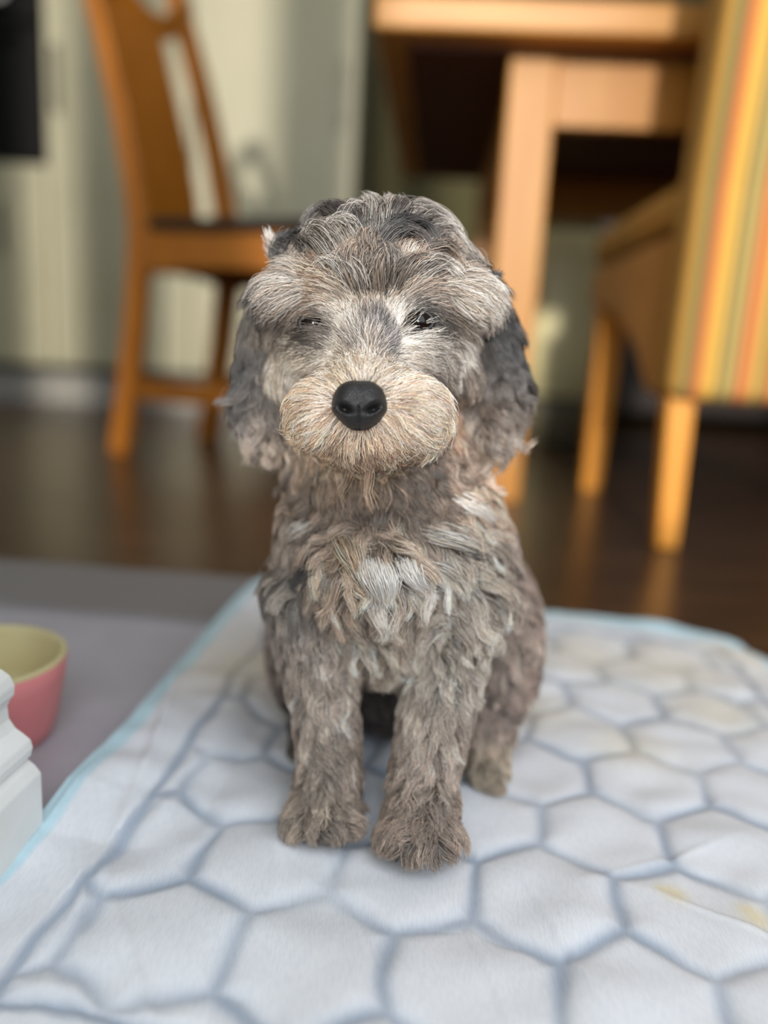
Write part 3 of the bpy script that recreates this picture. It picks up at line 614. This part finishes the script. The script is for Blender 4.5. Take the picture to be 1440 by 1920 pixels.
def grow(P, N, W, K, jitter, phase, lenk, wave=1.0):
    a = W @ fA; n = len(P)
    d = W @ fD; d += jitter
    tg = d - (d * N).sum(1, keepdims=True) * N; tg /= np.linalg.norm(tg, axis=1, keepdims=True) + 1e-9
    side = np.cross(N, tg)
    Ln = a[:, 0] / 1000 * lenk; lift = a[:, 1]
    out = np.empty((n, K, 3)); p = P.copy(); out[:, 0] = p
    for k in range(1, K):
        t = k / (K - 1)
        dr = tg * (.75 + .5 * t) + N * (lift * (1.9 - 2.6 * t))[:, None] - UPZ * (.35 * t * t)
        dr /= np.linalg.norm(dr, axis=1, keepdims=True)
        p = p + dr * (Ln / (K - 1))[:, None]; out[:, k] = p
    tt = np.linspace(0, 1, K)[None, :]
    ph = 2 * np.pi * a[:, 3:4] * tt * 1.0 + phase[:, None]
    amp = a[:, 2:3] / 1000 * tt ** .8 * wave
    out += side[:, None] * ((np.sin(ph) - np.sin(phase)[:, None]) * amp)[..., None] + N[:, None] * ((np.cos(ph) - np.cos(phase)[:, None]) * amp * .6)[..., None]
    return out, a[:, 4]
def fur(name, reg, n, ng, K, rad, salt, gain, lock, locks=()):
    mask = reg_tri == reg
    GP, GN = roots(mask, ng); g = len(GP)
    kd = kdtree.KDTree(g)
    for i, q in enumerate(GP): kd.insert(q, i)
    kd.balance()
    gj = rng.normal(0, .16 if reg == 0 else .32, (g, 3)); gph = rng.random(g) * 6.283
    glen = rng.uniform(.8, 1.15, g); gv = rng.normal(0, 1, g)
    P, N = roots(mask, n); n = len(P)
    gi = np.fromiter((kd.find(q + e)[1] for q, e in zip(P, rng.normal(0, .0006, P.shape))), np.int64, n)
    W = rbf(P, fP, fS); GW = rbf(GP, fP, fS)
    GC, cl = grow(GP, GN, GW, K, gj, gph, glen)
    free = rng.random(n) < .10                                   # fly-away hairs
    own, _ = grow(P, N, W, K, gj[gi] + rng.normal(0, .10, (n, 3)), gph[gi] + rng.normal(0, .35, n), glen[gi] * rng.uniform(.7, 1.1, n))
    tt = np.linspace(0, 1, K)[None, :, None]
    c = (cl[gi] * np.where(free, .15, rng.uniform(.75, 1.0, n)))[:, None, None]
    pull = GC[gi] + (P - GP[gi])[:, None] * (1 - .75 * tt ** .8)
    blend = c * np.clip(tt * 1.6, 0, 1) ** 1.2
    X = own * (1 - blend) + pull * blend
    X += rng.normal(0, .00022, X.shape) * tt
    X[..., 2] = np.maximum(X[..., 2], .0072)
    if reg == 0:                                                 # hair parts around the eyes
        ok = np.ones(len(X), bool)
        for e, rx_, ry_ in ((eyeL, .0046, .0020), (eyeR, .0062, .0040)):
            q = X - e
            near = (((q @ _R) / rx_) ** 2 + ((q @ _U) / ry_) ** 2 < 1) & (np.abs(q @ _F) < .02)
            ok &= ~near.any(1) | (rng.random(len(X)) < .10)
        X, P, gi = X[ok], P[ok], gi[ok]; n = len(X)
    # colour: the local coat with its painted shade, lock by lock and hair by hair
    base = coat_shade(P)
    f = gain * np.exp(gv[gi] * lock + rng.normal(0, salt, n))
    for pts, cc, cnt, r0, h0, h1 in locks:
        q = np.array([surf(375 + x * .482, 281 + (y + max(0, 330 - y) * .22) * .482, .347) for x, y in pts]); m_ = len(q)
        hh = np.interp(np.arange(m_) / (m_ - 1), [0, .35, 1], [h0, h1, h1 * .6]) / 1000
        q = q - hh[:, None] * _F + (hh * .1)[:, None] * _U
        u = np.linspace(0, m_ - 1, K); i0 = np.clip(u.astype(int), 0, m_ - 2); fr_ = (u - i0)[:, None]
        qa, qb = q[np.maximum(i0 - 1, 0)], q[np.minimum(i0 + 2, m_ - 1)]; q0, q1 = q[i0], q[i0 + 1]
        line = .5 * (2 * q0 + (q1 - qa) * fr_ + (2 * qa - 5 * q0 + 4 * q1 - qb) * fr_ ** 2 + (3 * q0 - qa - 3 * q1 + qb) * fr_ ** 3)
        dsk = rng.normal(0, 1, (cnt, 3)) * np.array([r0, r0, r0 * .6]) / 2000
        prof_ = np.interp(np.linspace(0, 1, K), [0, .3, 1], [1.0, 1.15, .30])[None, :, None]
        Y = line[None] + dsk[:, None] * prof_ + (rng.normal(0, .00022, (cnt, K, 3)) + rng.normal(0, .0012, (cnt, 1, 3)) * np.linspace(0, 1, K)[None, :, None]) * np.linspace(0, 1, K)[None, :, None]
        cutk = rng.uniform(.72, 1.0, cnt)                        # uneven ends
        st = rng.uniform(0, .38, cnt) * (K - 1); ks = st[:, None] + np.linspace(0, 1, K)[None] * (cutk * (K - 1) - st)[:, None]; k0 = np.clip(ks.astype(int), 0, K - 2); kf = (ks - k0)[..., None]
        ar = np.arange(cnt)[:, None]; Y = Y[ar, k0] * (1 - kf) + Y[ar, k0 + 1] * kf
        X = np.concatenate([X, Y]); base = np.concatenate([base, np.repeat(lin(cc)[None] * (1.05, .99, .94), cnt, 0)])
        f = np.concatenate([f, gain * np.exp(rng.normal(0, salt * 1.7, cnt))]); n += cnt
    lum = base.mean(1)
    dark = (lum < .60) & (rng.random(n) < (.30 if reg in (0, 3) else .16))
    f = np.where(dark, f * .26, f)
    pale = rng.random(n) < .2
    f = np.where(pale & (lum > .06), f * 1.6, f)
    hc = np.minimum(np.maximum(base * f[:, None], .006), (.92, .87, .82))
    tip = (np.linspace(.32, 1.2, K))[None, :, None]  # root shade painted into the colour for depth between locks
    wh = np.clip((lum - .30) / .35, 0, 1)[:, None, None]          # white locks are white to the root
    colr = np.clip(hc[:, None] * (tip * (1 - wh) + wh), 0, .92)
    R = rad * rng.uniform(.7, 1.25, n)[:, None] * np.linspace(1, .22, K)[None] ** .8
    cu = bpy.data.hair_curves.new(name); cu.add_curves([K] * n)
    cu.attributes['position'].data.foreach_set('vector', X.astype(np.float32).ravel())
    ra = cu.attributes.get('radius') or cu.attributes.new('radius', 'FLOAT', 'POINT')
    ra.data.foreach_set('value', R.astype(np.float32).ravel())
    co_ = cu.attributes.new('coat_shade', 'FLOAT_COLOR', 'POINT')
    co_.data.foreach_set('color', np.concatenate([colr, np.ones((n, K, 1))], 2).astype(np.float32).ravel())
    cu.materials.append(fur_mat)
    o = bpy.data.objects.new(name, cu); C.objects.link(o); o.parent = puppy; o['kind'] = 'stuff'
    return o
GR, LT, DK, BK, BR = (128, 121, 117), (176, 168, 162), (84, 80, 80), (46, 45, 48), (142, 127, 116)
LOCKS = [([(640, 560), (612, 480), (560, 432), (515, 445)], LT, 300, 4.5, 2, 7), ([(700, 560), (690, 480), (722, 420), (785, 400)], BR, 300, 4.5, 2, 8), ([(760, 540), (800, 470), (865, 440), (935, 465)], BR, 300, 4.5, 2, 7),
         ([(590, 520), (540, 460), (490, 450), (455, 485)], LT, 300, 4.5, 2, 6), ([(820, 500), (880, 460), (950, 460), (1015, 505)], LT, 300, 4.5, 2, 6), ([(665, 520), (640, 450), (655, 395), (690, 370)], BR, 300, 4, 2, 8), ([(735, 530), (745, 450), (720, 395), (690, 350)], GR, 300, 4, 2, 8), ([(610, 540), (575, 470), (590, 400), (640, 380)], BR, 280, 4, 2, 8),
         ([(600, 330), (560, 265), (500, 240), (440, 270), (412, 330)], DK, 420, 4.5, 2, 9), ([(625, 310), (590, 245), (540, 232), (470, 250)], GR, 380, 4, 3, 9), ([(640, 400), (600, 330), (540, 312), (500, 350), (535, 405)], LT, 420, 4, 4, 10),
         ([(575, 430), (530, 350), (470, 330), (430, 370), (425, 430)], LT, 420, 4.5, 4, 9), ([(520, 440), (470, 385), (410, 380), (375, 440)], GR, 380, 4.5, 3, 8), ([(470, 420), (425, 370), (380, 365), (345, 430)], BK, 420, 5, 2, 7),
         ([(370, 410), (320, 395), (280, 360), (262, 318)], LT, 240, 3, 2, 3), ([(370, 435), (320, 435), (285, 415), (265, 375)], GR, 240, 3, 2, 3), ([(400, 350), (350, 360), (310, 410), (300, 460)], BK, 360, 5, 2, 5),
         ([(660, 390), (650, 300), (620, 235), (588, 205)], DK, 420, 4.5, 3, 9), ([(680, 370), (690, 280), (672, 205), (640, 178)], LT, 420, 4, 4, 10), ([(700, 360), (722, 265), (742, 212), (722, 176)], GR, 420, 4.5, 4, 10), ([(720, 345), (772, 262), (795, 215), (765, 182)], DK, 420, 4.5, 3, 9),
         ([(700, 390), (760, 322), (830, 308), (885, 335), (935, 410)], BK, 420, 3.6, 5, 10), ([(690, 400), (745, 352), (805, 345), (865, 370), (905, 425)], DK, 380, 3.6, 6, 10), ([(760, 310), (820, 262), (900, 270), (970, 312), (1010, 370)], LT, 420, 4.5, 4, 9),
         ([(790, 262), (850, 238), (930, 262), (1000, 335)], GR, 420, 4.5, 3, 8), ([(890, 330), (955, 340), (1010, 385), (1060, 440)], LT, 380, 4, 4, 8), ([(930, 385), (1000, 402), (1060, 440), (1100, 495)], GR, 400, 4.5, 3, 7), ([(1060, 455), (1110, 485), (1145, 500), (1170, 486)], BK, 220, 2.6, 1, 3),
         ([(1040, 430), (1085, 470), (1110, 530), (1105, 590)], DK, 320, 4, 2, 4), ([(655, 440), (638, 385), (650, 350), (672, 338)], BR, 260, 3, 5, 10), ([(690, 440), (672, 390), (690, 350), (730, 345)], BR, 260, 3, 5, 9),
         ([(560, 300), (600, 250), (650, 250), (660, 300)], GR, 260, 3.5, 5, 11), ([(860, 400), (930, 400), (990, 440), (1030, 500)], BR, 300, 4, 3, 7), ([(840, 300), (880, 290), (930, 320), (950, 370)], GR, 260, 3.4, 6, 10)]
TUFTS = [([((px - 375) / .482, (py - 281) / .482) for px, py in pts], cc, cnt, r0, 3, h1) for pts, cc, cnt, r0, h1 in (
    ([(694, 1050), (700, 1078), (712, 1112), (708, 1138)], (252, 244, 232), 300, 4, 11), ([(716, 1056), (727, 1084), (730, 1112), (722, 1136)], (252, 244, 232), 300, 4, 11), ([(682, 1046), (682, 1072), (692, 1100), (700, 1122)], (206, 190, 174), 220, 3.5, 10), ([(705, 1060), (712, 1090), (720, 1120), (714, 1142)], (214, 200, 186), 180, 3.5, 12),
    ([(762, 1048), (768, 1076), (784, 1098), (806, 1108)], (252, 246, 236), 360, 4, 11), ([(640, 1005), (656, 1035), (668, 1062), (676, 1085)], (190, 160, 134), 300, 4.5, 10), ([(850, 935), (880, 955), (905, 972), (925, 980)], (226, 212, 200), 320, 5, 9),
    ([(800, 1000), (840, 1014), (880, 1028), (905, 1042)], (200, 188, 176), 340, 4.5, 10), ([(590, 985), (570, 998), (550, 1010), (538, 1024)], (206, 194, 182), 320, 4.5, 8), ([(860, 1036), (885, 1044), (905, 1058), (915, 1076)], (56, 52, 52), 300, 4, 8),
    ([(600, 1066), (580, 1078), (562, 1092), (552, 1106)], (58, 56, 55), 300, 4.5, 8), ([(800, 1060), (835, 1075), (860, 1100), (870, 1125)], (196, 184, 172), 320, 4.5, 10), ([(620, 1080), (612, 1105), (610, 1130), (616, 1150)], (150, 142, 134), 300, 4.5, 9))]
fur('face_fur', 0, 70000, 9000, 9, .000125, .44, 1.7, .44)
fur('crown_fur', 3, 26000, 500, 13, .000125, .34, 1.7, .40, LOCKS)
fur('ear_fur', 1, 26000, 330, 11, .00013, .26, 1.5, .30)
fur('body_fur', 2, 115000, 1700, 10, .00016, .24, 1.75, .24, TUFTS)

# ---- eyes
M['eye'] = material('dark_eye', (20, 12, 9), .16, spec=.3)
M['lid'] = material('eyelid_skin', (22, 19, 19), .5)
for e in (eyeL + _F * .0028, eyeR + _F * .0022):
    bm = bmesh.new(); bmesh.ops.create_icosphere(bm, subdivisions=3, radius=.0056)
    eo = obj('eye', bm, M['eye'], puppy, smooth=True); eo.location = e
    bm = bmesh.new()
    pts = [Vector(e) + Vector(_R) * (.0062 * math.cos(a)) + Vector(_U) * (.0042 * math.sin(a)) - Vector(_F) * (.0034 - .0015 * abs(math.cos(a))) for a in np.linspace(0, 2 * math.pi, 25)[:-1]]
    rings = []
    for i, p in enumerate(pts):
        tg = (pts[(i + 1) % 24] - pts[i - 1]).normalized(); n1 = tg.cross(Vector(_F)).normalized()
        rings.append([bm.verts.new(p + (n1 * math.cos(a) - Vector(_F) * math.sin(a)) * .0011) for a in np.linspace(0, 2 * math.pi, 7)[:-1]])
    for i in range(24):
        for k in range(6): bm.faces.new((rings[i][k], rings[i][(k + 1) % 6], rings[(i + 1) % 24][(k + 1) % 6], rings[(i + 1) % 24][k]))
    obj('eyelid', bm, M['lid'], puppy, smooth=True)

# ---- nose: broad top pad, comma nostrils, centre groove
nm = bpy.data.materials.new('nose_leather'); nm.use_nodes = True
nt = nm.node_tree; b = nt.nodes['Principled BSDF']; b.inputs['Base Color'].default_value = rgba((22, 22, 24)); b.inputs['Roughness'].default_value = .42
tc = nt.nodes.new('ShaderNodeTexCoord'); vo = nt.nodes.new('ShaderNodeTexVoronoi'); vo.inputs['Scale'].default_value = 1700
bp = nt.nodes.new('ShaderNodeBump'); bp.inputs['Strength'].default_value = .7; bp.inputs['Distance'].default_value = .0004; bp.invert = True
nt.links.new(tc.outputs['Object'], vo.inputs['Vector']); nt.links.new(vo.outputs['Distance'], bp.inputs['Height']); nt.links.new(bp.outputs[0], b.inputs['Normal'])
nth, nph = 72, 96
th = np.linspace(0, math.pi, nth)[:, None]; phn = np.linspace(0, 2 * math.pi, nph, endpoint=False)[None]
nw = np.cos(th) * np.ones_like(phn)                      # toward the viewer
sq = lambda c_, e_: np.sign(c_) * np.abs(c_) ** e_
ux = np.sin(th) ** .8 * sq(np.cos(phn), .72); vy = np.sin(th) ** .8 * sq(np.sin(phn), .78)
taper = 1 - .50 * np.clip(-vy - .22, 0, 1) - .08 * np.clip(vy, 0, 1)
fx = ux * taper; fy = vy.copy()
depth = nw.copy()
for s in (-1, 1):
    ax_, ay_ = (fx - s * .50), (fy + .22)
    r1 = ax_ * math.cos(s * .5) + ay_ * math.sin(s * .5); r2 = -ax_ * math.sin(s * .5) + ay_ * math.cos(s * .5)
    depth -= .55 * np.exp(-(r1 / .26) ** 2 - (r2 / .13) ** 2) * (nw > -.1)
    depth += .10 * np.exp(-((fx - s * .60) / .3) ** 2 - ((fy - .08) / .2) ** 2) * (nw > 0)
depth -= .16 * np.exp(-(fx / .035) ** 2) * (fy < -.12) * (nw > 0)
depth -= .07 * np.exp(-(fx / .16) ** 2) * (fy > -.1) * (nw > 0) + .25 * np.clip(-fy - .2, 0, 1) * (nw > 0)
kx = .305 / FPX
nc = at(674, 760, .3035)
NV = nc + (fx * 52 * kx)[..., None] * _R + (fy * 46 * kx)[..., None] * _U - (depth * .0098)[..., None] * _F
ii = np.arange(nth * nph).reshape(nth, nph)
nq = np.stack([ii[:-1], np.roll(ii, -1, 1)[:-1], np.roll(ii, -1, 1)[1:], ii[1:]], -1).reshape(-1, 4)[:, ::-1]
nme = np_mesh('nose', NV.reshape(-1, 3), nq)
link_mesh('nose', nme, nm, puppy)
# ---- claws peeping from the front paws
M['claw'] = material('dark_claw', (84, 74, 66), .5)
for (px, py, d) in ((566, 1574, .3545), (596, 1582, .3505), (640, 1580, .3505), (742, 1606, .3425), (778, 1618, .338), (822, 1618, .338)):
    bm = bmesh.new(); p = Vector(at(px, py, d)); p.z = max(p.z, .0115)
    bmesh.ops.create_cone(bm, cap_ends=True, segments=8, radius1=.0014, radius2=.0004, depth=.005)
    o = obj('claw', bm, M['claw'], puppy, smooth=True); o.location = p; o.rotation_euler = (math.radians(115), 0, 0)
# the claws, eyes, nose and fur were placed in world space; the puppy itself sits at the origin of its mesh
